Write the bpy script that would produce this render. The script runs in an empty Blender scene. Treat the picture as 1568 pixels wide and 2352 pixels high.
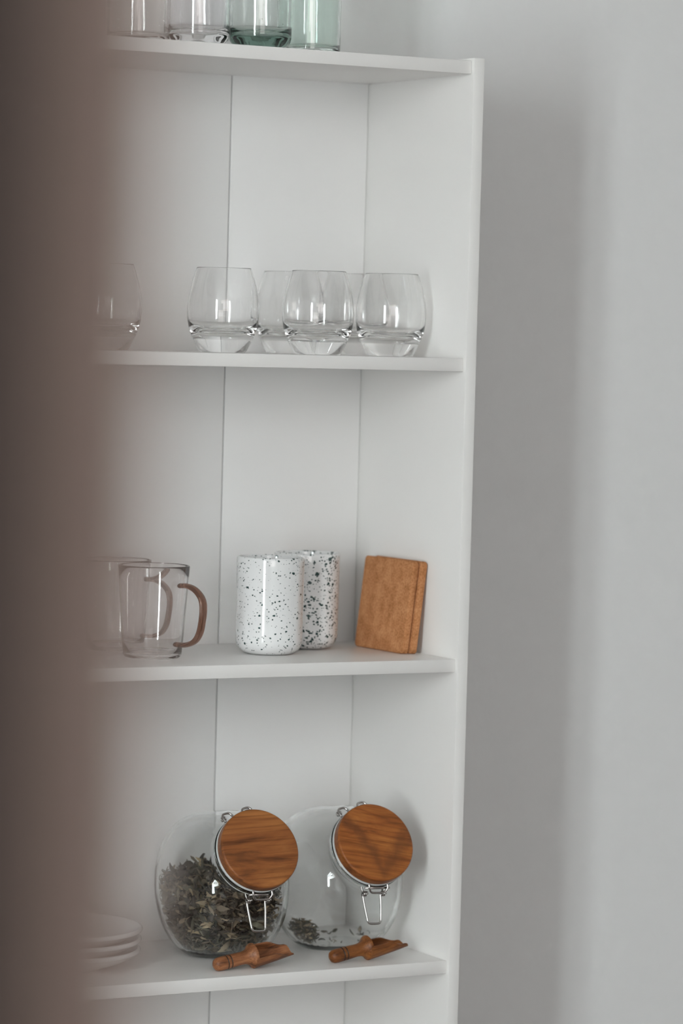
import bpy, bmesh, math, random
from mathutils import Vector, Matrix, noise

scene = bpy.context.scene
COL = scene.collection
PI = math.pi

# ------------------------------------------------------------------ camera
ZO = 1.8386                                   # height of the bookcase's top above the floor
CAM = Vector((-1.96708, -3.29036, -0.34259 + ZO))
cam_d = bpy.data.cameras.new('camera')
cam = bpy.data.objects.new('camera', cam_d)
COL.objects.link(cam)
RX = Vector((0.87580, -0.48198, 0.02616)); FW = Vector((0.48270, 0.87432, -0.05095)).normalized()
RX = (RX - FW * RX.dot(FW)).normalized()
UP = RX.cross(FW)
m = Matrix.Identity(4)
for i in range(3):
    m[i][0], m[i][1], m[i][2], m[i][3] = RX[i], UP[i], -FW[i], CAM[i]
cam.matrix_world = m
cam_d.sensor_fit = 'VERTICAL'
cam_d.sensor_height = 36.0
cam_d.lens = 8030.43 * 36 / 2352
cam_d.clip_start = 0.02
cam_d.dof.use_dof = True
cam_d.dof.focus_distance = 3.75
cam_d.dof.aperture_fstop = 3.3
scene.camera = cam

# ------------------------------------------------------------------ world, light, exposure
world = bpy.data.worlds.new('world')
scene.world = world
world.use_nodes = True
wbg = world.node_tree.nodes['Background']
wbg.inputs['Color'].default_value = (1.0, 0.952, 0.925, 1)
wbg.inputs['Strength'].default_value = 5.0

WIN_Y0, WIN_Y1, WIN_Z0, WIN_Z1, WALL_X = -3.12, -2.45, 0.50, 2.55, -3.4
wl = bpy.data.lights.new('window_daylight', 'AREA')
wl.shape = 'RECTANGLE'
wl.size = WIN_Z1 - WIN_Z0
wl.size_y = WIN_Y1 - WIN_Y0
wl.energy = 175.0
wl.color = (0.88, 0.985, 1.0)
wlo = bpy.data.objects.new('window_daylight', wl)
wlo.location = (WALL_X - 0.13, (WIN_Y0 + WIN_Y1) / 2, (WIN_Z0 + WIN_Z1) / 2)
wlo.rotation_euler = (0, -PI / 2, 0)
COL.objects.link(wlo)

scene.view_settings.view_transform = 'Standard'
scene.view_settings.look = 'None'
scene.view_settings.gamma = 1
scene.view_settings.use_curve_mapping = False
scene.view_settings.exposure = -0.14
scene.cycles.use_denoising = True
scene.cycles.max_bounces = 20
scene.cycles.transmission_bounces = 18
scene.cycles.diffuse_bounces = 4
scene.cycles.glossy_bounces = 6
scene.cycles.transparent_max_bounces = 12
scene.cycles.sample_clamp_indirect = 0
scene.cycles.blur_glossy = 0.1
scene.cycles.caustics_refractive = True
scene.cycles.caustics_reflective = True

# ------------------------------------------------------------------ helpers
def tag(o, label=None, cat=None, group=None, kind=None):
    if label: o['label'] = label
    if cat: o['category'] = cat
    if group: o['group'] = group
    if kind: o['kind'] = kind
    return o

def empty(name, loc, rz=0.0):
    o = bpy.data.objects.new(name, None)
    o.empty_display_size = 0.03
    o.location = loc
    o.rotation_euler = (0, 0, rz)
    COL.objects.link(o)
    return o

def link(name, bm, mat, parent=None, loc=None, smooth=True, angle=None):
    me = bpy.data.meshes.new(name)
    bm.normal_update()
    bm.to_mesh(me)
    bm.free()
    if smooth:
        for p in me.polygons: p.use_smooth = True
        if angle is not None:
            me.set_sharp_from_angle(angle=math.radians(angle))
    me.materials.append(mat)
    o = bpy.data.objects.new(name, me)
    COL.objects.link(o)
    if parent: o.parent = parent
    if loc is not None: o.location = loc
    return o

def add_box(bm, x0, x1, y0, y1, z0, z1, bevel=0.0, seg=2):
    b = bmesh.new()
    bmesh.ops.create_cube(b, size=1)
    for v in b.verts:
        v.co = Vector((x0 + (v.co.x + .5) * (x1 - x0), y0 + (v.co.y + .5) * (y1 - y0), z0 + (v.co.z + .5) * (z1 - z0)))
    if bevel:
        bmesh.ops.bevel(b, geom=b.edges[:], offset=bevel, segments=seg, affect='EDGES', profile=0.5)
    merge(bm, b)

def merge(bm, b, M=None):
    if M is not None: bmesh.ops.transform(b, matrix=M, verts=b.verts[:])
    tmp = bpy.data.meshes.new('tmp')
    b.to_mesh(tmp); b.free()
    bm.from_mesh(tmp)
    bpy.data.meshes.remove(tmp)

def add_lathe(bm, prof, seg=64, M=None, flip=False):
    """closed surface of revolution about z; profile runs bottom axis -> outside -> top axis (r, z)"""
    b = bmesh.new()
    rings = []
    for r, z in prof:
        if r < 1e-7:
            rings.append([b.verts.new((0, 0, z))])
        else:
            rings.append([b.verts.new((r * math.cos(2 * PI * k / seg), r * math.sin(2 * PI * k / seg), z)) for k in range(seg)])
    for A, B in zip(rings, rings[1:]):
        for k in range(seg):
            k2 = (k + 1) % seg
            if len(A) == 1 and len(B) == 1: continue
            if len(A) == 1: b.faces.new((A[0], B[k2], B[k]))
            elif len(B) == 1: b.faces.new((A[k], A[k2], B[0]))
            else: b.faces.new((A[k], A[k2], B[k2], B[k]))
    if flip: bmesh.ops.reverse_faces(b, faces=b.faces[:])
    merge(bm, b, M)

def lathe_ring(bm, prof, seg=64, M=None):
    """closed ring profile (torus like)"""
    b = bmesh.new()
    rings = [[b.verts.new((r * math.cos(2 * PI * k / seg), r * math.sin(2 * PI * k / seg), z)) for k in range(seg)] for r, z in prof]
    n = len(rings)
    for i in range(n):
        A, B = rings[i], rings[(i + 1) % n]
        for k in range(seg):
            k2 = (k + 1) % seg
            b.faces.new((A[k], A[k2], B[k2], B[k]))
    bmesh.ops.recalc_face_normals(b, faces=b.faces[:])
    merge(bm, b, M)

def smooth_path(pts, n=6, closed=False):
    P = [Vector(p) for p in pts]
    out = []
    N = len(P)
    rng = range(N) if closed else range(N - 1)
    for i in rng:
        if closed:
            p0, p1, p2, p3 = P[(i - 1) % N], P[i], P[(i + 1) % N], P[(i + 2) % N]
        else:
            p0, p1, p2, p3 = P[max(i - 1, 0)], P[i], P[i + 1], P[min(i + 2, N - 1)]
        for k in range(n):
            t = k / n
            out.append(0.5 * ((2 * p1) + (p2 - p0) * t + (2 * p0 - 5 * p1 + 4 * p2 - p3) * t * t + (3 * p1 - p0 - 3 * p2 + p3) * t ** 3))
    if not closed: out.append(P[-1])
    return out

def add_tube(bm, path, rad, seg=10, closed=False, ry=None):
    """round (or flattened: ry along the path's first side vector) tube along a path"""
    P = [Vector(p) for p in path]
    n = len(P)
    b = bmesh.new()
    rings = []
    prev = None
    for i in range(n):
        if closed: t = (P[(i + 1) % n] - P[(i - 1) % n])
        else: t = P[min(i + 1, n - 1)] - P[max(i - 1, 0)]
        t.normalize()
        if prev is None:
            a = Vector((0, 0, 1)) if abs(t.z) < 0.9 else Vector((1, 0, 0))
            s = t.cross(a).normalized()
        else:
            s = (prev - t * prev.dot(t)).normalized()
        prev = s
        q = t.cross(s)
        rr = rad(i / (n - 1)) if callable(rad) else rad
        r2 = rr if ry is None else ry
        rings.append([b.verts.new(P[i] + s * rr * math.cos(2 * PI * k / seg) + q * r2 * math.sin(2 * PI * k / seg)) for k in range(seg)])
    for i in range(n if closed else n - 1):
        A, B = rings[i], rings[(i + 1) % n]
        for k in range(seg):
            k2 = (k + 1) % seg
            b.faces.new((A[k], A[k2], B[k2], B[k]))
    if not closed:
        b.faces.new(rings[0][::-1]); b.faces.new(rings[-1])
    bmesh.ops.recalc_face_normals(b, faces=b.faces[:])
    merge(bm, b)

def arc(cx, cy, r, a0, a1, n):
    return [(cx + r * math.cos(math.radians(a0 + (a1 - a0) * i / n)), cy + r * math.sin(math.radians(a0 + (a1 - a0) * i / n))) for i in range(n + 1)]

# ------------------------------------------------------------------ materials
def new_mat(name):
    mt = bpy.data.materials.new(name)
    mt.use_nodes = True
    nt = mt.node_tree
    return mt, nt, nt.nodes['Principled BSDF']

def nd(nt, typ, **kw):
    n = nt.nodes.new(typ)
    for k, v in kw.items():
        if k in n.inputs: n.inputs[k].default_value = v
        else: setattr(n, k, v)
    return n

def simple(name, col, rough=0.5, metal=0.0, spec=0.5):
    mt, nt, p = new_mat(name)
    p.inputs['Base Color'].default_value = (*col, 1)
    p.inputs['Roughness'].default_value = rough
    p.inputs['Metallic'].default_value = metal
    p.inputs['Specular IOR Level'].default_value = spec
    return mt

def bumpy(name, col, rough, scale, strength, dist, spec=0.5, detail=4, var=0.0):
    mt, nt, p = new_mat(name)
    p.inputs['Roughness'].default_value = rough
    p.inputs['Specular IOR Level'].default_value = spec
    tc = nd(nt, 'ShaderNodeTexCoord')
    nz = nd(nt, 'ShaderNodeTexNoise', Scale=scale, Detail=detail)
    nt.links.new(tc.outputs['Object'], nz.inputs['Vector'])
    bp = nd(nt, 'ShaderNodeBump', Strength=strength, Distance=dist)
    nt.links.new(nz.outputs['Fac'], bp.inputs['Height'])
    nt.links.new(bp.outputs['Normal'], p.inputs['Normal'])
    rp = nd(nt, 'ShaderNodeValToRGB')
    rp.color_ramp.elements[0].position = 0.3
    rp.color_ramp.elements[1].position = 0.7
    rp.color_ramp.elements[0].color = (*[c * (1 - var) for c in col], 1)
    rp.color_ramp.elements[1].color = (*col, 1)
    nt.links.new(nz.outputs['Fac'], rp.inputs['Fac'])
    nt.links.new(rp.outputs['Color'], p.inputs['Base Color'])
    return mt

def glass(name, col, ior=1.5, rough=0.0, wav=0.0, wscale=20, absorb=None):
    mt, nt, p = new_mat(name)
    p.inputs['Base Color'].default_value = (*col, 1)
    p.inputs['Transmission Weight'].default_value = 1.0
    p.inputs['Roughness'].default_value = rough
    p.inputs['IOR'].default_value = ior
    if absorb:
        va = nd(nt, 'ShaderNodeVolumeAbsorption', Density=absorb[1])
        va.inputs['Color'].default_value = (*absorb[0], 1)
        nt.links.new(va.outputs[0], nt.nodes['Material Output'].inputs['Volume'])
    if wav:
        tc = nd(nt, 'ShaderNodeTexCoord')
        nz = nd(nt, 'ShaderNodeTexNoise', Scale=wscale, Detail=1.0)
        nt.links.new(tc.outputs['Object'], nz.inputs['Vector'])
        bp = nd(nt, 'ShaderNodeBump', Strength=wav, Distance=0.01)
        nt.links.new(nz.outputs['Fac'], bp.inputs['Height'])
        nt.links.new(bp.outputs['Normal'], p.inputs['Normal'])
    return mt

M_WALL = bumpy('painted_plaster', (0.82, 0.815, 0.81), 0.85, 55, 0.25, 0.004, spec=0.2, var=0.015)
M_CEIL = simple('ceiling_paint', (0.82, 0.82, 0.81), 0.9)
M_BOARD = bumpy('white_laminate', (0.86, 0.842, 0.822), 0.33, 900, 0.06, 0.001, spec=0.45, var=0.01)
M_BACKB = bumpy('white_hardboard', (0.80, 0.788, 0.778), 0.5, 900, 0.08, 0.001, spec=0.4, var=0.01)
M_STEEL = simple('steel_wire', (0.50, 0.475, 0.46), 0.16, 1.0)
M_SEAL = simple('silicone_seal', (0.56, 0.57, 0.56), 0.35)
M_CERAMIC = simple('white_glaze', (0.80, 0.78, 0.775), 0.22)
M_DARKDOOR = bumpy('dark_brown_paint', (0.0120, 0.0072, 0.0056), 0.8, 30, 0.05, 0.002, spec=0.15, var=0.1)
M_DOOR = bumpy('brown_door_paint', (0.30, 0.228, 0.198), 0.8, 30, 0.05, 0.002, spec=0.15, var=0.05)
M_TUMBLER = glass('clear_glass', (1.0, 1.0, 1.0), ior=1.47)
M_JAR = glass('jar_glass', (1.0, 1.0, 1.0), ior=1.40, wav=0.07, wscale=16, absorb=((.30, .62, .58), 5.0))
M_MUG = glass('mug_glass', (0.975, 0.965, 0.965), ior=1.47)
M_AMBER = glass('amber_handle_glass', (0.33, 0.165, 0.11), ior=1.47, rough=0.12)
M_AMBER2 = glass('grey_brown_handle_glass', (0.42, 0.31, 0.27), ior=1.47, rough=0.12)
M_CLEARH = glass('pale_handle_glass', (0.86, 0.80, 0.77), ior=1.47, rough=0.08)

def floor_mat():
    mt, nt, p = new_mat('brown_floor_boards')
    tc = nd(nt, 'ShaderNodeTexCoord')
    br = nd(nt, 'ShaderNodeTexBrick', Scale=1.0)
    br.inputs['Color1'].default_value = (0.085, 0.036, 0.026, 1)
    br.inputs['Color2'].default_value = (0.07, 0.030, 0.021, 1)
    br.inputs['Mortar'].default_value = (0.06, 0.03, 0.02, 1)
    br.inputs['Mortar Size'].default_value = 0.004
    br.inputs['Brick Width'].default_value = 1.4
    br.inputs['Row Height'].default_value = 0.14
    nt.links.new(tc.outputs['Object'], br.inputs['Vector'])
    nt.links.new(br.outputs['Color'], p.inputs['Base Color'])
    p.inputs['Roughness'].default_value = 0.45
    return mt

def wood_mat(name, c_light, c_mid, c_dark, stretch, rot=0.0, dist=1.0, scale=1.0, chevron=None, rough=0.42, rings=None, offset=(0, 0, 0)):
    """grain running along local x; chevron bends it into a V figure"""
    mt, nt, p = new_mat(name)
    L = nt.links.new
    tc = nd(nt, 'ShaderNodeTexCoord')
    vec = tc.outputs['Object']
    mp = nd(nt, 'ShaderNodeMapping')
    mp.inputs['Rotation'].default_value = (0, 0, rot)
    mp.inputs['Location'].default_value = offset
    L(vec, mp.inputs['Vector'])
    mp2 = nd(nt, 'ShaderNodeMapping')
    mp2.inputs['Scale'].default_value = stretch
    L(mp.outputs[0], mp2.inputs['Vector'])
    n1 = nd(nt, 'ShaderNodeTexNoise', Scale=scale, Detail=5.0, Roughness=0.6, Distortion=dist); L(mp2.outputs[0], n1.inputs['Vector'])
    mp3 = nd(nt, 'ShaderNodeMapping'); mp3.inputs['Scale'].default_value = (stretch[0] * 1.5, stretch[1] * 9, stretch[2] * 9)
    L(mp.outputs[0], mp3.inputs['Vector'])
    n2 = nd(nt, 'ShaderNodeTexNoise', Scale=scale, Detail=3.0, Roughness=0.6); L(mp3.outputs[0], n2.inputs['Vector'])
    rp = nd(nt, 'ShaderNodeValToRGB')
    e = rp.color_ramp.elements
    e[0].position = 0.30; e[0].color = (*c_dark, 1)
    e[1].position = 0.70; e[1].color = (*c_light, 1)
    x = e.new(0.47); x.color = (*c_mid, 1)
    L(n1.outputs['Fac'], rp.inputs['Fac'])
    rp2 = nd(nt, 'ShaderNodeValToRGB')
    rp2.color_ramp.elements[0].position = 0.33; rp2.color_ramp.elements[0].color = (0.62, 0.58, 0.55, 1)
    rp2.color_ramp.elements[1].position = 0.55; rp2.color_ramp.elements[1].color = (1, 1, 1, 1)
    L(n2.outputs['Fac'], rp2.inputs['Fac'])
    mx = nd(nt, 'ShaderNodeMix', data_type='RGBA', blend_type='MULTIPLY')
    mx.inputs['Factor'].default_value = 1.0
    L(rp.outputs['Color'], mx.inputs['A']); L(rp2.outputs['Color'], mx.inputs['B'])
    out = mx.outputs['Result']
    if chevron is not None:                      # crotch figure: a dark V in the board
        cx, y0, slope, wid = chevron
        sp = nd(nt, 'ShaderNodeSeparateXYZ'); L(tc.outputs['Object'], sp.inputs[0])
        nzc = nd(nt, 'ShaderNodeTexNoise', Scale=45.0, Detail=4.0); L(tc.outputs['Object'], nzc.inputs['Vector'])
        s0 = nd(nt, 'ShaderNodeMath', operation='MULTIPLY_ADD'); L(nzc.outputs['Fac'], s0.inputs[0]); s0.inputs[1].default_value = 0.050; s0.inputs[2].default_value = -0.025 - y0
        sb = nd(nt, 'ShaderNodeMath', operation='SUBTRACT'); L(sp.outputs['X'], sb.inputs[0]); sb.inputs[1].default_value = cx
        ab = nd(nt, 'ShaderNodeMath', operation='ABSOLUTE'); L(sb.outputs[0], ab.inputs[0])
        ma = nd(nt, 'ShaderNodeMath', operation='MULTIPLY_ADD'); L(ab.outputs[0], ma.inputs[0]); ma.inputs[1].default_value = -slope; L(sp.outputs['Y'], ma.inputs[2])
        ad = nd(nt, 'ShaderNodeMath', operation='ADD'); L(ma.outputs[0], ad.inputs[0]); L(s0.outputs[0], ad.inputs[1])
        a2 = nd(nt, 'ShaderNodeMath', operation='ABSOLUTE'); L(ad.outputs[0], a2.inputs[0])
        mr = nd(nt, 'ShaderNodeMapRange', interpolation_type='SMOOTHSTEP'); L(a2.outputs[0], mr.inputs['Value'])
        mr.inputs['From Max'].default_value = wid; mr.inputs['To Min'].default_value = 0.55; mr.inputs['To Max'].default_value = 0.0
        mv = nd(nt, 'ShaderNodeMix', data_type='RGBA')
        L(mr.outputs[0], mv.inputs['Factor']); L(out, mv.inputs['A']); mv.inputs['B'].default_value = (*[c * 1.15 for c in c_dark], 1)
        out = mv.outputs['Result']
    if rings:                                    # burnt rings turned into the handle
        sp2 = nd(nt, 'ShaderNodeSeparateXYZ'); L(tc.outputs['Object'], sp2.inputs[0])
        acc = None
        for (xr, w) in rings:
            a = nd(nt, 'ShaderNodeMath', operation='SUBTRACT'); L(sp2.outputs['X'], a.inputs[0]); a.inputs[1].default_value = xr
            b = nd(nt, 'ShaderNodeMath', operation='ABSOLUTE'); L(a.outputs[0], b.inputs[0])
            c = nd(nt, 'ShaderNodeMath', operation='LESS_THAN'); L(b.outputs[0], c.inputs[0]); c.inputs[1].default_value = w
            if acc is None: acc = c
            else:
                d = nd(nt, 'ShaderNodeMath', operation='MAXIMUM'); L(acc.outputs[0], d.inputs[0]); L(c.outputs[0], d.inputs[1]); acc = d
        m2 = nd(nt, 'ShaderNodeMix', data_type='RGBA')
        L(acc.outputs[0], m2.inputs['Factor']); L(out, m2.inputs['A']); m2.inputs['B'].default_value = (0.03, 0.014, 0.008, 1)
        out = m2.outputs['Result']
    L(out, p.inputs['Base Color'])
    p.inputs['Roughness'].default_value = rough
    p.inputs['Specular IOR Level'].default_value = 0.3
    bp = nd(nt, 'ShaderNodeBump', Strength=0.12, Distance=0.0008)
    L(n2.outputs['Fac'], bp.inputs['Height']); L(bp.outputs['Normal'], p.inputs['Normal'])
    return mt

def cork_mat():
    mt, nt, p = new_mat('pressed_cork')
    L = nt.links.new
    tc = nd(nt, 'ShaderNodeTexCoord')
    n1 = nd(nt, 'ShaderNodeTexNoise', Scale=420.0, Detail=3.0, Roughness=0.7); L(tc.outputs['Object'], n1.inputs['Vector'])
    n2 = nd(nt, 'ShaderNodeTexNoise', Scale=70.0, Detail=3.0); L(tc.outputs['Object'], n2.inputs['Vector'])
    ad = nd(nt, 'ShaderNodeMix', data_type='FLOAT'); ad.inputs['Factor'].default_value = 0.4
    L(n1.outputs['Fac'], ad.inputs['A']); L(n2.outputs['Fac'], ad.inputs['B'])
    rp = nd(nt, 'ShaderNodeValToRGB')
    e = rp.color_ramp.elements
    e[0].position = 0.36; e[0].color = (0.31, 0.125, 0.045, 1)
    e[1].position = 0.66; e[1].color = (0.63, 0.32, 0.155, 1)
    x = e.new(0.5); x.color = (0.49, 0.215, 0.092, 1)
    L(ad.outputs[0], rp.inputs['Fac']); L(rp.outputs['Color'], p.inputs['Base Color'])
    p.inputs['Roughness'].default_value = 0.9
    p.inputs['Specular IOR Level'].default_value = 0.15
    bp = nd(nt, 'ShaderNodeBump', Strength=0.5, Distance=0.0012)
    L(n1.outputs['Fac'], bp.inputs['Height']); L(bp.outputs['Normal'], p.inputs['Normal'])
    return mt

def speckle_mat(name, seed, dens_big, dens_small, grow=1.0):
    mt, nt, p = new_mat(name)
    L = nt.links.new
    tc = nd(nt, 'ShaderNodeTexCoord')
    wz = nd(nt, 'ShaderNodeTexNoise', Scale=260.0, Detail=2.0); L(tc.outputs['Object'], wz.inputs['Vector'])
    wm = nd(nt, 'ShaderNodeVectorMath', operation='SCALE'); wm.inputs['Scale'].default_value = 0.0022
    L(wz.outputs['Color'], wm.inputs[0])
    wa = nd(nt, 'ShaderNodeVectorMath', operation='ADD'); L(tc.outputs['Object'], wa.inputs[0]); L(wm.outputs[0], wa.inputs[1])
    clus = nd(nt, 'ShaderNodeTexNoise', Scale=32.0, Detail=1.0)
    mpc = nd(nt, 'ShaderNodeMapping'); mpc.inputs['Location'].default_value = (seed * 1.3, seed, 0); L(tc.outputs['Object'], mpc.inputs['Vector']); L(mpc.outputs[0], clus.inputs['Vector'])
    masks = []
    for i, (sc, rmin, rmax, dens, aspect) in enumerate(((120, 0.0, 0.25, dens_big, 0.8), (230, 0.0, 0.27, dens_small, 0.7), (400, 0.0, 0.33, dens_small, 0.8))):
        mp = nd(nt, 'ShaderNodeMapping')
        mp.inputs['Location'].default_value = (seed * 3.7 + i * 11, seed * 1.9, i * 5.1)
        mp.inputs['Scale'].default_value = (sc * aspect, sc * aspect, sc)
        mp.inputs['Rotation'].default_value = (0.25 * i, 0.3, 0.1)
        L(wa.outputs[0], mp.inputs['Vector'])
        vo = nd(nt, 'ShaderNodeTexVoronoi', Scale=1.0, Randomness=1.0); L(mp.outputs[0], vo.inputs['Vector'])
        sc_ = nd(nt, 'ShaderNodeSeparateColor'); L(vo.outputs['Color'], sc_.inputs[0])
        # radius = rmax * max(0, (random - (1-dens)) / dens)   modulated by a slow cluster noise
        thr = nd(nt, 'ShaderNodeMath', operation='MULTIPLY_ADD'); L(clus.outputs['Fac'], thr.inputs[0]); thr.inputs[1].default_value = -0.9; thr.inputs[2].default_value = 1 - dens + 0.42
        sb = nd(nt, 'ShaderNodeMath', operation='SUBTRACT'); L(sc_.outputs[0], sb.inputs[0]); L(thr.outputs[0], sb.inputs[1])
        ml = nd(nt, 'ShaderNodeMath', operation='MULTIPLY'); L(sb.outputs[0], ml.inputs[0]); ml.inputs[1].default_value = grow * rmax / max(dens, 0.05)
        mn = nd(nt, 'ShaderNodeMath', operation='MINIMUM'); L(ml.outputs[0], mn.inputs[0]); mn.inputs[1].default_value = rmax * grow
        sm = nd(nt, 'ShaderNodeMath', operation='SUBTRACT'); L(mn.outputs[0], sm.inputs[0]); L(vo.outputs['Distance'], sm.inputs[1])
        gt = nd(nt, 'ShaderNodeMapRange'); gt.inputs['From Min'].default_value = 0.0; gt.inputs['From Max'].default_value = 0.06
        L(sm.outputs[0], gt.inputs['Value'])
        masks.append(gt.outputs[0])
    a = nd(nt, 'ShaderNodeMath', operation='MAXIMUM'); L(masks[0], a.inputs[0]); L(masks[1], a.inputs[1])
    b = nd(nt, 'ShaderNodeMath', operation='MAXIMUM'); L(a.outputs[0], b.inputs[0]); L(masks[2], b.inputs[1])
    mx = nd(nt, 'ShaderNodeMix', data_type='RGBA')
    mx.inputs['A'].default_value = (0.82, 0.82, 0.82, 1)
    mx.inputs['B'].default_value = (0.012, 0.045, 0.042, 1)
    L(b.outputs[0], mx.inputs['Factor']); L(mx.outputs['Result'], p.inputs['Base Color'])
    p.inputs['Roughness'].default_value = 0.07
    p.inputs['Coat Weight'].default_value = 0.3
    p.inputs['Coat Roughness'].default_value = 0.03
    return mt

def leaf_mat():
    mt, nt, p = new_mat('dried_leaf')
    L = nt.links.new
    g = nd(nt, 'ShaderNodeNewGeometry')
    rp = nd(nt, 'ShaderNodeValToRGB')
    e = rp.color_ramp.elements
    cols = [(0.0, (0.030, 0.022, 0.016)), (0.3, (0.075, 0.058, 0.040)), (0.5, (0.105, 0.095, 0.062)), (0.7, (0.15, 0.115, 0.078)), (0.9, (0.24, 0.185, 0.12)), (1.0, (0.38, 0.29, 0.17))]
    e[0].color = (*cols[0][1], 1)
    e[1].color = (*cols[-1][1], 1)
    for pz, c in cols[1:-1]:
        x = e.new(pz); x.color = (*c, 1)
    L(g.outputs['Random Per Island'], rp.inputs['Fac'])
    L(rp.outputs['Color'], p.inputs['Base Color'])
    p.inputs['Roughness'].default_value = 0.7
    return mt

# ------------------------------------------------------------------ the room
def structure(name, bm, mat):
    return tag(link(name, bm, mat, smooth=False), kind='structure')

RIGHT_X, REAR_Y, CEIL = 2.3, -4.6, 2.7
WALL_Y = 0.252
bm = bmesh.new(); add_box(bm, WALL_X - .12, RIGHT_X + .12, REAR_Y, WALL_Y + .12, -.1, 0); structure('floor', bm, floor_mat())
bm = bmesh.new(); add_box(bm, WALL_X - .12, RIGHT_X + .12, REAR_Y, WALL_Y + .12, CEIL, CEIL + .1); structure('ceiling', bm, M_CEIL)
bm = bmesh.new(); add_box(bm, WALL_X - .12, RIGHT_X + .12, WALL_Y, WALL_Y + .12, 0, CEIL); structure('wall_back', bm, M_WALL)
bm = bmesh.new(); add_box(bm, RIGHT_X, RIGHT_X + .12, REAR_Y, WALL_Y, 0, CEIL); structure('wall_right', bm, M_WALL)
bm = bmesh.new()
add_box(bm, -1.2, RIGHT_X + .12, REAR_Y - .12, REAR_Y, 0, CEIL)
add_box(bm, WALL_X - .12, -1.2, REAR_Y - .12, REAR_Y, 0, 1.55)
structure('added_rear_wall', bm, M_WALL)  # unseen wall, added and cut open high on the left to steer skylight
bm = bmesh.new()
add_box(bm, WALL_X - .12, WALL_X, REAR_Y, WIN_Y0, 0, CEIL)
add_box(bm, WALL_X - .12, WALL_X, WIN_Y1, WALL_Y, 0, CEIL)
add_box(bm, WALL_X - .12, WALL_X, WIN_Y0, WIN_Y1, 0, WIN_Z0)
add_box(bm, WALL_X - .12, WALL_X, WIN_Y0, WIN_Y1, WIN_Z1, CEIL)
structure('wall_left', bm, M_WALL)
bm = bmesh.new()
fx0, fx1 = WALL_X - .09, WALL_X - .03
for (y0, y1, z0, z1) in ((WIN_Y0, WIN_Y0 + .06, WIN_Z0, WIN_Z1), (WIN_Y1 - .06, WIN_Y1, WIN_Z0, WIN_Z1),
                         (WIN_Y0, WIN_Y1, WIN_Z0, WIN_Z0 + .06), (WIN_Y0, WIN_Y1, WIN_Z1 - .06, WIN_Z1),
                         ((WIN_Y0 + WIN_Y1) / 2 - .04, (WIN_Y0 + WIN_Y1) / 2 + .04, WIN_Z0, WIN_Z1)):
    add_box(bm, fx0, fx1, y0, y1, z0, z1, .004)
structure('window_1', bm, M_CEIL)

# dark door leaf standing close to the camera at the left
def at_depth(px, py, d):
    return CAM + (FW + RX * ((px - 784) / 8030.43) - UP * ((py - 1176) / 8030.43)) * d

def upright(name, px, d, mat, thick):
    e = at_depth(px, 1176, d)
    bm = bmesh.new()
    add_box(bm, -0.45, 0, 0, thick, 0.005, 2.05, 0.003)
    o = structure(name, bm, mat)
    o.location = (e.x, e.y, 0)
    o.rotation_euler = (0, 0, math.radians(-30))
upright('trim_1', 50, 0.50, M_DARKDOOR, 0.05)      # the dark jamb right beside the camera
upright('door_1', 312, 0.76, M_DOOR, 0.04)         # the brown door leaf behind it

# ------------------------------------------------------------------ bookcase
T, TH, S, DP = 0.01342, 0.01428, 0.00473, 0.23387
Z1, Z2, Z3, Z4 = -0.04175 + ZO, -0.36635 + ZO, -0.69722 + ZO, -1.03175 + ZO
TOPZ = ZO - 0.0386
WI = 0.57
case = empty('bookcase', (-WI / 2, 0, 0))
tag(case, 'tall white laminate bookcase with open shelves against the wall', 'bookcase')
OX = WI / 2
bm = bmesh.new(); add_box(bm, 0 + OX, T + OX, 0, DP + .004, 0, TOPZ, .0009); link('side_panel', bm, M_BOARD, case, angle=30)
bm = bmesh.new(); add_box(bm, -WI - T + OX, -WI + OX, 0, DP + .004, 0, TOPZ, .0009); link('side_panel', bm, M_BOARD, case, angle=30)
for z in (Z1, Z2, Z3, Z4, Z4 - 0.335, 0.075):
    bm = bmesh.new(); add_box(bm, -WI + .0004 + OX, -.0004 + OX, S, DP, z - TH, z, .0007); link('shelf', bm, M_BOARD, case, angle=30)
bm = bmesh.new(); add_box(bm, -WI + .0004 + OX, -.0004 + OX, S + .01, S + .024, 0, 0.075 - TH, .0007); link('plinth', bm, M_BOARD, case, angle=30)
SX, GAP = -0.17619, 0.00035
for (a, b) in ((-WI, SX - GAP), (SX + GAP, 0)):
    bm = bmesh.new(); add_box(bm, a + .0003 + OX, b - .0003 + OX, DP, DP + .004, 0.06, Z1 - .001, .0006); link('back_panel', bm, M_BACKB, case, angle=30)

# ------------------------------------------------------------------ placing things: a point on the plane Y = const seen at (px, py)
def on_y(px, py, Y):
    d = FW + RX * ((px - 784) / 8030.43) - UP * ((py - 1176) / 8030.43)
    return CAM + d * ((Y - CAM.y) / d.y)

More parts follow.
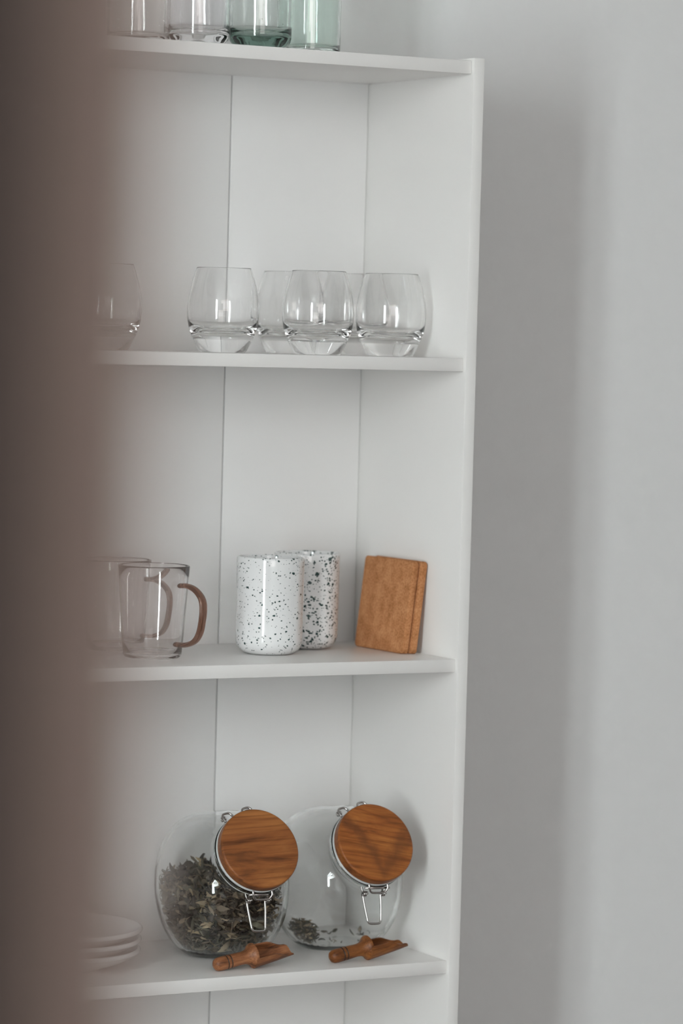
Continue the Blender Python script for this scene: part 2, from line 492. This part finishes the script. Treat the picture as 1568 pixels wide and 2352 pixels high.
# ------------------------------------------------------------------ glasses on the top
def straight_glass(name, loc, mat, R, H, wall, base, cr, label, group, bubbles=0, seed=1, rtop=None):
    rt = rtop or R
    prof = [(0, 0.0012), (R * .55, 0.0004), (R - cr, 0)]
    prof += arc(R - cr, cr, cr, -90, 0, 7)[1:]
    for i in range(1, 7):
        t = i / 6
        prof.append((R + (rt - R) * t, cr + (H - cr) * t))
    prof += [(rt - wall * .3, H + wall * .4), (rt - wall * .7, H + wall * .4), (rt - wall, H)]
    ri = R - wall
    ci = cr * 0.9
    for i in range(5, 0, -1):
        t = i / 6
        prof.append((R + (rt - R) * t - wall, base + ci + (H - base - ci) * t))
    prof += [(x, z) for x, z in reversed(arc(ri - ci, base + ci, ci, -90, 0, 7))]
    prof += [(ri * .5, base - .001), (0, base - .0015)]
    bm = bmesh.new()
    add_lathe(bm, prof, 72)
    rnd = random.Random(seed)
    for _ in range(bubbles):
        a = rnd.random() * 2 * PI; r = R * math.sqrt(rnd.random()) * .85
        hi = rnd.random() < .35
        z = base * (0.25 + .5 * rnd.random())
        if hi: r = R - wall * .5; z = base + rnd.random() * H * .7
        rad = (0.00028 + 0.0004 * rnd.random())
        b = bmesh.new(); bmesh.ops.create_icosphere(b, subdivisions=1, radius=rad)
        bmesh.ops.reverse_faces(b, faces=b.faces[:])
        merge(bm, b, Matrix.Translation((r * math.cos(a), r * math.sin(a), z)))
    o = link(name, bm, mat, loc=loc)
    return tag(o, label, 'glass', group)

G_TOP = 'tall glasses on top of the bookcase'
def top_glass(px, Y, *a, **k):
    q = on_y(px, 100, Y)
    return straight_glass('drinking_glass', (q.x, Y, Z1 + .0002), *a, **k)
top_glass(316, .075, glass('neutral_glass', (.97, .965, .96), wav=.1), .0330, .15, .0028, .006, .007, 'leftmost clear grey glass on top of the bookcase, half lost in the blur', G_TOP)
top_glass(455, .058, glass('smoke_glass', (.93, .925, .935), wav=.1), .0332, .15, .0030, .011, .0125, 'smoky grey glass on the bookcase top, left of the bubbly green-based one', G_TOP)
top_glass(597, .046, glass('bubbly_glass', (.96, .97, .965), wav=.12, absorb=((.30, .50, .43), 34.0)), .0338, .15, .0034, .012, .014, 'glass with dark green bubbly thick base on top of the bookcase', G_TOP, bubbles=110)
top_glass(713, .085, glass('mint_glass', (.89, .96, .93), wav=.08), .0325, .15, .0028, .007, .006, 'mint green glass at the right end of the row on the bookcase top', G_TOP)

# ------------------------------------------------------------------ tumblers on the second shelf
def tumbler_mesh():
    # outer profile of a rounded tumbler with a heavy base
    outer = [(0, .0010), (.012, .0008), (.0232, .0), (.0250, .0005), (.0268, .0024), (.0292, .0070), (.0318, .0125), (.0340, .0175), (.0360, .0230),
             (.0377, .0295), (.0388, .0370), (.0391, .0445), (.0388, .0520), (.0378, .0600), (.0360, .0690), (.0337, .0780), (.0312, .0860), (.0297, .0903)]
    rim = [(.0295, .0909), (.0292, .0911), (.0289, .0908)]
    inner = [(.0290, .0900), (.0304, .0858), (.0329, .0777), (.0351, .0688), (.0368, .0600), (.0377, .0520), (.0379, .0445), (.0374, .0370), (.0360, .0312),
             (.0335, .0266), (.0300, .0236), (.0250, .0218), (.0180, .0207), (.0090, .0202), (0, .0200)]
    # refine with a spline through the points
    def spl(pts, n): return [(max(v.x, 0), v.y) for v in smooth_path([(a, b, 0) for a, b in pts], n)]
    bm = bmesh.new()
    pr = spl(outer, 3) + rim + spl(inner, 3)
    pr[0] = (0, pr[0][1]); pr[-1] = (0, pr[-1][1])
    add_lathe(bm, pr, 80)
    return bm

G_TUM = 'clear tumblers on the shelf below the top'
def tcl(px, Y):
    q = on_y(px, 770, Y); return (q.x, Y, Z2 + .0002)
t0 = link('tumbler', tumbler_mesh(), M_TUMBLER, loc=tcl(511, .085))
tag(t0, 'clear heavy-based tumbler standing apart, left of the overlapping tumblers', 'tumbler', G_TUM)
for px, Y, lab in ((729, .070, 'front tumbler in the middle of the overlapping clear tumblers'),
                   (896, .085, 'clear tumbler at the right end of the row, nearest the side panel'),
                   (664, .168, 'clear tumbler in the back row behind the left of the front middle tumbler'),
                   (812, .172, 'clear tumbler in the back row, seen between the two right front tumblers'),
                   (240, .085, 'leftmost tumbler on its shelf, almost lost in the dark blur')):
    o = t0.copy(); COL.objects.link(o); o.location = tcl(px, Y); o.rotation_euler.z = px; o['label'] = lab

# ------------------------------------------------------------------ glass mugs, speckled cups, cork coasters on the third shelf
def make_mug(px, Y, hmat, label, yaw):
    q = on_y(px, 1500, Y)
    root = empty('glass_mug', (q.x, Y, Z3 + .0002), yaw)
    tag(root, label, 'mug', 'glass mugs on the third shelf')
    H, rb, rt, w = .0985, .0320, .0388, .0018
    cr = .005
    prof = [(0, .0012), (rb * .6, .0006), (rb - cr, 0)] + arc(rb - cr, cr, cr, -90, -8, 5)[1:]
    for i in range(1, 9):
        t = i / 8; prof.append((rb + (rt - rb) * t ** .9, cr + (H - cr) * t))
    prof += [(rt - .0002, H + .0012), (rt - .0010, H + .0016), (rt - w, H + .0010)]
    for i in range(7, 0, -1):
        t = i / 8; prof.append((rb + (rt - rb) * t ** .9 - w, cr + .002 + (H - cr - .002) * t))
    prof += [(rb - w - .001, .0055), (rb - w - .004, .0036), (rb * .5, .0030), (0, .0030)]
    bm = bmesh.new(); add_lathe(bm, prof, 72)
    link('cup_body', bm, M_MUG, root)
    z0, z1 = .0165, .0800
    rr = lambda z: rb + (rt - rb) * (z / H) ** .9
    pts = [(rr(z1) + .0008, 0, z1), (rr(z1) + .0110, 0, z1 + .0002), (rr(z1) + .0220, 0, z1 - .0035), (rr(z1) + .0310, 0, z1 - .0120), (rr(z1) + .0335, 0, z1 - .0230),
           (rr(z1) + .0322, 0, z1 - .0370), (rr(z1) + .0290, 0, z1 - .0495), (rr(z1) + .0220, 0, z0 + .0050), (rr(z0) + .0140, 0, z0 + .0004), (rr(z0) + .0008, 0, z0)]
    bm = bmesh.new()
    add_tube(bm, smooth_path(pts, 5), .0056, 14, ry=.0028)
    link('handle', bm, hmat, root)
    return root
make_mug(349, .101, M_AMBER, 'glass mug with reddish brown handle, nearest the speckled cups', math.radians(-67))
make_mug(262, .193, M_AMBER2, 'rear glass mug, its grey-brown handle seen through the front mug', math.radians(-57))

def make_cup(px, Y, mat, label, R=.0375, H=.1075):
    q = on_y(px, 1490, Y)
    cr, w = .016, .0042
    prof = [(0, .0020), (R - cr - .004, .0018), (R - cr - .002, 0), (R - cr, 0)] + arc(R - cr - .0005, cr, cr, -90, 0, 10)[1:]
    for i in range(1, 7):
        t = i / 6; prof.append((R - .0005 + .0007 * t, cr + (H - .003 - cr) * t))
    prof += arc(R - w * .5, H - .0022, w * .5, 0, 180, 6)
    for i in range(5, 0, -1):
        t = i / 6; prof.append((R - w, cr + .005 + (H - .01 - cr) * t))
    prof += list(reversed(arc(R - w - cr, .006 + cr, cr, -90, 0, 6))) + [(0, .006)]
    bm = bmesh.new(); add_lathe(bm, prof, 80)
    o = link('ceramic_cup', bm, mat, loc=(q.x, Y, Z3 + .0002))
    return tag(o, label, 'cup', 'speckled cups on the third shelf')
make_cup(617, .114, speckle_mat('speckled_glaze_sparse', 2.0, .50, 1.0), 'front white ceramic cup with fine dark green speckles')
make_cup(700, .166, speckle_mat('speckled_glaze_dense', 7.0, .95, 1.25, 1.35), 'rear white ceramic cup with denser dark green speckles, behind the other', R=.0368, H=.1080)

CORK = cork_mat()
def make_coaster(k, label):
    w, h, t = .104, .104, .0080
    bm = bmesh.new()
    add_box(bm, 0, t, 0, w, 0, h)
    # round the four outline corners, then soften every edge
    ed = [ed for ed in bm.edges if abs(ed.verts[0].co.y - ed.verts[1].co.y) < 1e-6 and abs(ed.verts[0].co.z - ed.verts[1].co.z) < 1e-6]
    bmesh.ops.bevel(bm, geom=ed, offset=.005, segments=5, affect='EDGES', profile=.5)
    bmesh.ops.bevel(bm, geom=[e2 for e2 in bm.edges if len(e2.link_faces) == 2 and e2.calc_face_angle(0) > 1.2], offset=.0011, segments=2, affect='EDGES', profile=.5)
    o = link('cork_coaster', bm, CORK, angle=40)
    lean = math.radians(6.5)
    o.rotation_euler = (0, lean, math.radians(1.8) if k == 0 else math.radians(1.0))
    return tag(o, label, 'coaster', 'cork coasters leaning on the side panel')
c1 = make_coaster(0, 'front square cork coaster, its broad face to the room')
c1.location = (-.0300, .0705, Z3 + .0003)
c2 = make_coaster(1, 'rear cork coaster leaning against the white side panel, mostly hidden')
c2.location = (-.0206, .0680, Z3 + .0003)

# ------------------------------------------------------------------ slanted glass jars with wooden lids
JA, JR, JP, JBASE = .0640, .0818, 3.1, .0770
TILT = math.radians(29)
MX = Vector((0, -math.cos(TILT), math.sin(TILT)))          # mouth axis in the jar's own frame
E1 = Vector((1, 0, 0)); E2 = MX.cross(E1).normalized()     # across, up along the mouth
if E2.z < 0: E2 = -E2
EX = E2.cross(MX)                                           # right-handed: EX, E2, MX

def drum_r(d, a, R):
    return ((abs(d.x) / a) ** JP + (math.hypot(d.y, d.z) / R) ** JP) ** (-1 / JP)

def jar_shell(off, base):
    """rings from the pole opposite the mouth up to the neck joint"""
    rings = []
    NT, NP = 44, 96
    th0 = math.radians(32)
    for i in range(NT + 1):
        th = PI - (PI - th0) * i / NT
        if i == 0:
            dirs = [-MX]
        else:
            dirs = [MX * math.cos(th) + (EX * math.cos(2 * PI * k / NP) + E2 * math.sin(2 * PI * k / NP)) * math.sin(th) for k in range(NP)]
        ring = []
        for d in dirs:
            p = d * drum_r(d, JA - off, JR - off)
            if p.z < -base:                                   # flat foot
                k = base / -p.z
                p = Vector((p.x * (1 - .25 * (1 - k)), p.y * (1 - .25 * (1 - k)), -base))
            elif p.z < -base + .004:
                p.z = -base + (p.z + base) ** 2 / .008 + (p.z + base) * .5 if p.z + base > 0 else -base
            ring.append(p)
        rings.append(ring)
    return rings

def neck_ring(r, h, NP=96):
    return [MX * h + (EX * math.cos(2 * PI * k / NP) + E2 * math.sin(2 * PI * k / NP)) * r for k in range(NP)]

def jar_body():
    bm = bmesh.new()
    seq = jar_shell(0, JBASE)
    for r, h in ((.0425, .0745), (.0412, .0785), (.0408, .0820), (.0410, .0858), (.0414, .0872), (.0442, .0880), (.0455, .0892), (.0458, .0920), (.0455, .0948), (.0444, .0962),
                 (.0420, .0966), (.0385, .0966), (.0374, .0958), (.0370, .0940), (.0370, .0790), (.0376, .0750)):
        seq.append(neck_ring(r, h))
    inner = jar_shell(.0036, JBASE - .0065)
    # inner shell: stop where its radius has narrowed to the neck
    inner = [rg for rg in inner]
    seq += inner[::-1]
    vr = [[bm.verts.new(p) for p in rg] for rg in seq]
    for A, B in zip(vr, vr[1:]):
        n = max(len(A), len(B))
        for k in range(n):
            k2 = (k + 1) % n
            if len(A) == 1: bm.faces.new((A[0], B[k2], B[k]))
            elif len(B) == 1: bm.faces.new((A[k], A[k2], B[0]))
            else: bm.faces.new((A[k], A[k2], B[k2], B[k]))
    bmesh.ops.recalc_face_normals(bm, faces=bm.faces[:])
    return bm

def ringpt(t, o, h, ang):
    """point near the neck: t along the tangent, o outward, h along the mouth axis; ang: direction of outward in the mouth plane"""
    out = EX * math.cos(ang) + E2 * math.sin(ang)
    tan = EX * -math.sin(ang) + E2 * math.cos(ang)
    return out * o + tan * t + MX * h

def coil(bm, c, axis, r, turns, length, wire):
    axis = axis.normalized()
    a = axis.cross(Vector((0, 0, 1))).normalized(); b = axis.cross(a)
    n = int(turns * 12)
    add_tube(bm, [c + axis * (length * (i / n - .5)) + (a * math.cos(2 * PI * turns * i / n) + b * math.sin(2 * PI * turns * i / n)) * r for i in range(n + 1)], wire, 7)

def make_jar(px, py, Y, lidmat, label, yaw):
    q = on_y(px, py, Y)
    root = empty('glass_jar', (q.x, Y, Z4 + .0002), yaw)
    tag(root, label, 'jar', 'slanted glass jars on the lowest shelf in view')
    up = Vector((0, 0, JBASE))
    def J(name, bm, mat, parent=root):
        o = link(name, bm, mat, parent)
        if parent is root: o.location = up
        return o
    J('jar_body', jar_body(), M_JAR)
    B = Matrix.Identity(4)
    roll = math.radians(-8)
    X2 = EX * math.cos(roll) + E2 * math.sin(roll); Y2 = MX.cross(X2)
    for i in range(3): B[i][0], B[i][1], B[i][2] = X2[i], Y2[i], MX[i]
    # wooden lid
    bm = bmesh.new()
    r = .0452
    add_lathe(bm, [(0, 0), (r - .004, 0), (r - .0008, .0012), (r, .0030), (r, .0120)] + arc(r - .0022, .0122, .0022, 0, 90, 5) + [(r - .012, .0146), (0, .0147)], 96)
    lid = link('wooden_lid', bm, lidmat, root, angle=35)
    lid.matrix_local = Matrix.Translation(up + MX * .0992) @ B
    # silicone seal
    bm = bmesh.new()
    lathe_ring(bm, [(.0372, .0968), (.0450, .0968), (.0455, .0980), (.0448, .0991), (.0372, .0991)], 80, None)
    seal = link('lid_seal', bm, M_SEAL, root)
    seal.matrix_local = Matrix.Translation(up) @ B
    # wire band round the neck
    wr = .00125
    ca, ha = math.radians(-90 - 2), math.radians(90 + 13)
    bm = bmesh.new()
    add_tube(bm, [MX * .0856 + (EX * math.cos(2 * PI * k / 72) + E2 * math.sin(2 * PI * k / 72)) * .0424 for k in range(72)], wr, 8, closed=True)
    for s in (-1, 1):                                        # feet of the band at the clasp and at the hinge
        add_tube(bm, smooth_path([ringpt(s * .013, .0410, 0.0856, ca), ringpt(s * .0125, .0450, 0.0851, ca), ringpt(s * .0115, .0490, 0.0851, ca)], 4), wr, 8)
        add_tube(bm, smooth_path([ringpt(s * .013, .0410, 0.0856, ha), ringpt(s * .0125, .0450, 0.0861, ha), ringpt(s * .0115, .0490, 0.0876, ha)], 4), wr, 8)
    J('neck_wire', bm, M_STEEL)
    # hinge: two standing eyes behind the lid
    bm = bmesh.new()
    for s in (-1, 1):
        c = s * .0125
        pts = [ringpt(c - .0050, .0425, 0.0966, ha), ringpt(c - .0060, .0470, 0.0956, ha), ringpt(c - .0042, .0512, 0.0946, ha), ringpt(c, .0522, 0.0941, ha),
               ringpt(c + .0042, .0512, 0.0946, ha), ringpt(c + .0060, .0470, 0.0956, ha), ringpt(c + .0050, .0425, 0.0966, ha)]
        add_tube(bm, smooth_path(pts, 5), wr, 8)
        coil(bm, ringpt(c + .003 * s, .0480, 0.0906, ha), ringpt(1, 0, 0, ha), .0022, 2.5, .0050, .0009)
    J('hinge', bm, M_STEEL)
    # clasp: loop from the lid, coils, hanging lever
    bm = bmesh.new()
    loop = [ringpt(-.0105, .0440, 0.1001, ca), ringpt(-.0100, .0485, 0.0986, ca), ringpt(-.0070, .0520, 0.0956, ca), ringpt(.0, .0525, 0.0951, ca), ringpt(.0085, .0520, 0.0956, ca),
            ringpt(.0120, .0485, 0.0986, ca), ringpt(.0115, .0440, 0.1001, ca)]
    add_tube(bm, smooth_path(loop, 5), wr, 8)
    add_tube(bm, [ringpt(-.0150, .0475, 0.0971, ca), ringpt(.0150, .0475, 0.0971, ca)], wr, 8)
    for s in (-1, 1):
        coil(bm, ringpt(s * .0112, .0505, 0.0866, ca), ringpt(1, 0, 0, ca), .0023, 3.0, .0060, .00095)
    clasp = J('clasp', bm, M_STEEL)
    bm = bmesh.new()
    cen = ringpt(-.003, .0510, .0870, ca)
    tan = ringpt(1, 0, 0, ca)
    dn = Vector((.05, -.22, -1)).normalized()
    lev = [cen + tan * -.0108 + dn * -.001, cen + tan * -.0102 + dn * .010, cen + tan * -.0085 + dn * .0265, cen + tan * -.0078 + dn * .0302, cen + tan * -.0050 + dn * .0322,
           cen + tan * .0045 + dn * .0322, cen + tan * .0074 + dn * .0300, cen + tan * .0082 + dn * .0260, cen + tan * .0102 + dn * .010, cen + tan * .0108 + dn * -.001]
    add_tube(bm, smooth_path(lev, 5), wr, 8)
    link('lever', bm, M_STEEL, clasp)
    return root

LID_A = wood_mat('acacia_straight', (.46, .180, .052), (.29, .098, .028), (.085, .030, .013), (7, 34, 34), rot=math.radians(-10), dist=.7)
LID_B = wood_mat('acacia_figured', (.46, .168, .040), (.32, .098, .022), (.095, .033, .013), (9, 40, 40), rot=math.radians(4), dist=1.3, chevron=(.007, -.030, 1.30, .021), offset=(.3, .1, 0))
JYAW = math.radians(-2.5)
jarA = make_jar(508, 2025, .132, LID_A, 'slanted glass jar filled with dried leaves, beside the plates', JYAW)
jarB = make_jar(769, 2008, .130, LID_B, 'nearly empty slanted glass jar beside the right side panel', JYAW)

LEAF = leaf_mat()
def make_leaves(jar, n, surface, name, label, seed, region=None, size=(.007, .020)):
    rnd = random.Random(seed)
    bm = bmesh.new()
    a, R, base = JA - .0052, JR - .0052, JBASE - .0085
    def clampin(p):
        l = p.length
        if l < 1e-6: return p
        lim = drum_r(p / l, a, R)
        if l > lim: p = p * (lim / l)
        if p.z < -base: p.z = -base
        return p
    made = tries = 0
    while made < n and tries < n * 900:
        tries += 1
        p = Vector((rnd.uniform(-a, a), rnd.uniform(-R, R), rnd.uniform(-base, R)))
        if p.length > drum_r(p.normalized(), a, R): continue
        if p.z > surface(p.x, p.y): continue
        if region and not region(p): continue
        # crowd the leaves towards the glass, where they can be seen
        edge = p.length / drum_r(p.normalized(), a, R)
        if edge < .72 and p.z < surface(p.x, p.y) - .018 and rnd.random() < .85: continue
        L = rnd.uniform(*size); W = L * rnd.uniform(.18, .48); curl = rnd.uniform(-1.0, 1.0) * L * .35; cup = rnd.uniform(-.5, .5) * W
        u = Vector((rnd.gauss(0, 1), rnd.gauss(0, 1), rnd.gauss(0, .55))).normalized()
        w = u.cross(Vector((rnd.gauss(0, 1), rnd.gauss(0, 1), rnd.gauss(0, 1)))).normalized()
        nn = u.cross(w)
        rows = []
        K = 4
        for i in range(K + 1):
            t = i / K - .5
            ww = W * .5 * max(.06, math.sin(PI * (i + .25) / (K + .5))) * rnd.uniform(.7, 1.2)
            c = p + u * (L * t) + nn * (curl * (4 * t * t) + rnd.uniform(-.08, .08) * W)
            rows.append([bm.verts.new(clampin(c - w * ww + nn * cup)), bm.verts.new(clampin(c)), bm.verts.new(clampin(c + w * ww + nn * cup))])
        for A, B in zip(rows, rows[1:]):
            bm.faces.new((A[0], A[1], B[1], B[0])); bm.faces.new((A[1], A[2], B[2], B[1]))
        made += 1
    o = link(name, bm, LEAF)
    o.location = Vector(jar.location) + Vector((0, 0, JBASE)); o.rotation_euler = jar.rotation_euler
    tag(o, label, 'dried leaves', kind='stuff')
    return o
make_leaves(jarA, 2300, lambda x, y: .004 + .022 * math.exp(-((x + .012) ** 2 + (y - .02) ** 2) / .0012) - .10 * max(0, x - .03) + .05 * y, 'dried_leaves',
            'heap of crumbled grey-brown dried leaves filling half the left jar', 3)
make_leaves(jarB, 230, lambda x, y: -.044 + .8 * min(0, .006 - abs(x + .042)) if x < -.018 else -.062, 'dried_leaves', 'few dark leaf scraps left in the bottom of the right jar', 5,
            region=lambda p: (p.x + .040) ** 2 + (p.y + .004) ** 2 < .018 ** 2 or (abs(p.z + .066) < .006 and random.Random(int(p.x * 1e6)).random() < .05), size=(.004, .012))

# ------------------------------------------------------------------ wooden scoops
def scoop_mesh():
    L0, L1 = .043, .0985                                        # handle end, bowl tip
    bm = bmesh.new()
    prof = [(0, 0), (.0034, .0006), (.0058, .0022), (.0072, .0050), (.0076, .0090), (.0076, .0150), (.0072, .0155), (.0076, .0160), (.0075, .0195), (.0071, .0200), (.0075, .0205),
            (.0073, .0280), (.0070, .0340), (.0074, .0390), (.0092, .0430), (.0122, .0462), (.0136, .0482), (.0136, .0500), (.0120, .0508), (0, .0509)]
    add_lathe(bm, prof, 40, Matrix.Rotation(PI / 2, 4, 'Y'))
    # trough: C shaped section swept along x
    b = bmesh.new()
    N, K = 26, 22
    secs = []
    for i in range(N + 1):
        t = i / N
        x = .047 + t * (L1 - .047)
        ro = .0138 - .0026 * t - .0010 * t * t
        wall = .0021 if t < .9 else .0021 - .010 * (t - .9)
        half = math.radians(108 if t < .45 else (108 - 40 * (.5 - .5 * math.cos(PI * (t - .45) / .43)) if t < .88 else 68 - 34 * (1 - math.sqrt(max(0, 1 - ((t - .88) / .12) ** 2)))))
        sec = []
        for k in range(K + 1):
            an = -PI / 2 - half + 2 * half * k / K
            sec.append(b.verts.new((x, ro * math.cos(an), ro * math.sin(an))))
        for k in range(K, -1, -1):
            an = -PI / 2 - half + 2 * half * k / K
            sec.append(b.verts.new((x, (ro - wall) * math.cos(an), (ro - wall) * math.sin(an))))
        secs.append(sec)
    n = len(secs[0])
    for A, B in zip(secs, secs[1:]):
        for k in range(n):
            k2 = (k + 1) % n
            b.faces.new((A[k], A[k2], B[k2], B[k]))
    b.faces.new(secs[0][::-1]); b.faces.new(secs[-1])
    bmesh.ops.recalc_face_normals(b, faces=b.faces[:])
    merge(bm, b)
    return bm

SC_A = wood_mat('scoop_wood_pale', (.44, .190, .085), (.27, .102, .042), (.075, .028, .013), (14, 90, 90), dist=.6, rings=((.0155, .0006), (.0200, .0006)))
SC_B = wood_mat('scoop_wood_warm', (.37, .145, .038), (.20, .066, .017), (.048, .018, .008), (14, 80, 80), dist=.8, rings=((.0155, .0007), (.0200, .0007)), offset=(.2, 0, .1))
def place_scoop(px, py, Y, mat, label, yaw, roll, z=None, pitch=0.0):
    o = link('wooden_scoop', scoop_mesh(), mat, angle=40)
    q = on_y(px, py, Y)
    # heel of the bowl and butt of the handle both rest on the board
    lift = math.atan2(.0138 - .0076, .048 - .009)
    M = Matrix.Rotation(yaw, 4, 'Z') @ Matrix.Rotation(-lift + pitch, 4, 'Y') @ Matrix.Rotation(roll, 4, 'X')
    # lowest point onto the shelf
    zmin = min((M @ v.co).z for v in o.data.vertices)
    o.matrix_world = Matrix.Translation((q.x, Y, (z if z is not None else Z4 + .0002) - zmin)) @ M
    return tag(o, label, 'scoop', 'wooden scoops on the lowest shelf in view')
place_scoop(490, 2214, .038, SC_A, 'paler wooden scoop lying in front of the leaf-filled jar', math.radians(2), math.radians(26))
place_scoop(757, 2197, .036, SC_B, 'darker wooden scoop lying in front of the nearly empty jar', math.radians(3), math.radians(4))

# ------------------------------------------------------------------ plates
def plate_mesh():
    R = .086
    prof = [(0, .002), (.034, .002), (.038, 0), (.044, 0), (.048, .0024), (.068, .0086), (.080, .0150), (.0846, .0180)] + arc(R - .0026, .0202, .0026, -50, 120, 8) + \
           [(.0780, .0196), (.0660, .0146), (.0480, .0094), (.030, .0078), (0, .0076)]
    bm = bmesh.new(); add_lathe(bm, prof, 96); return bm
PL = on_y(140, 2150, .122)
p0 = link('saucer', plate_mesh(), M_CERAMIC, loc=(PL.x, .122, Z4 + .0002))
tag(p0, 'bottom plate of the stack of three white plates at the left', 'plate', 'stacked white plates')
for k, lab in ((1, 'middle plate of the stack of three white plates at the left'), (2, 'top plate of the stack of three white plates at the left')):
    o = p0.copy(); COL.objects.link(o); o.location = (PL.x + .001 * k, .122, Z4 + .0002 + .0112 * k); o['label'] = lab
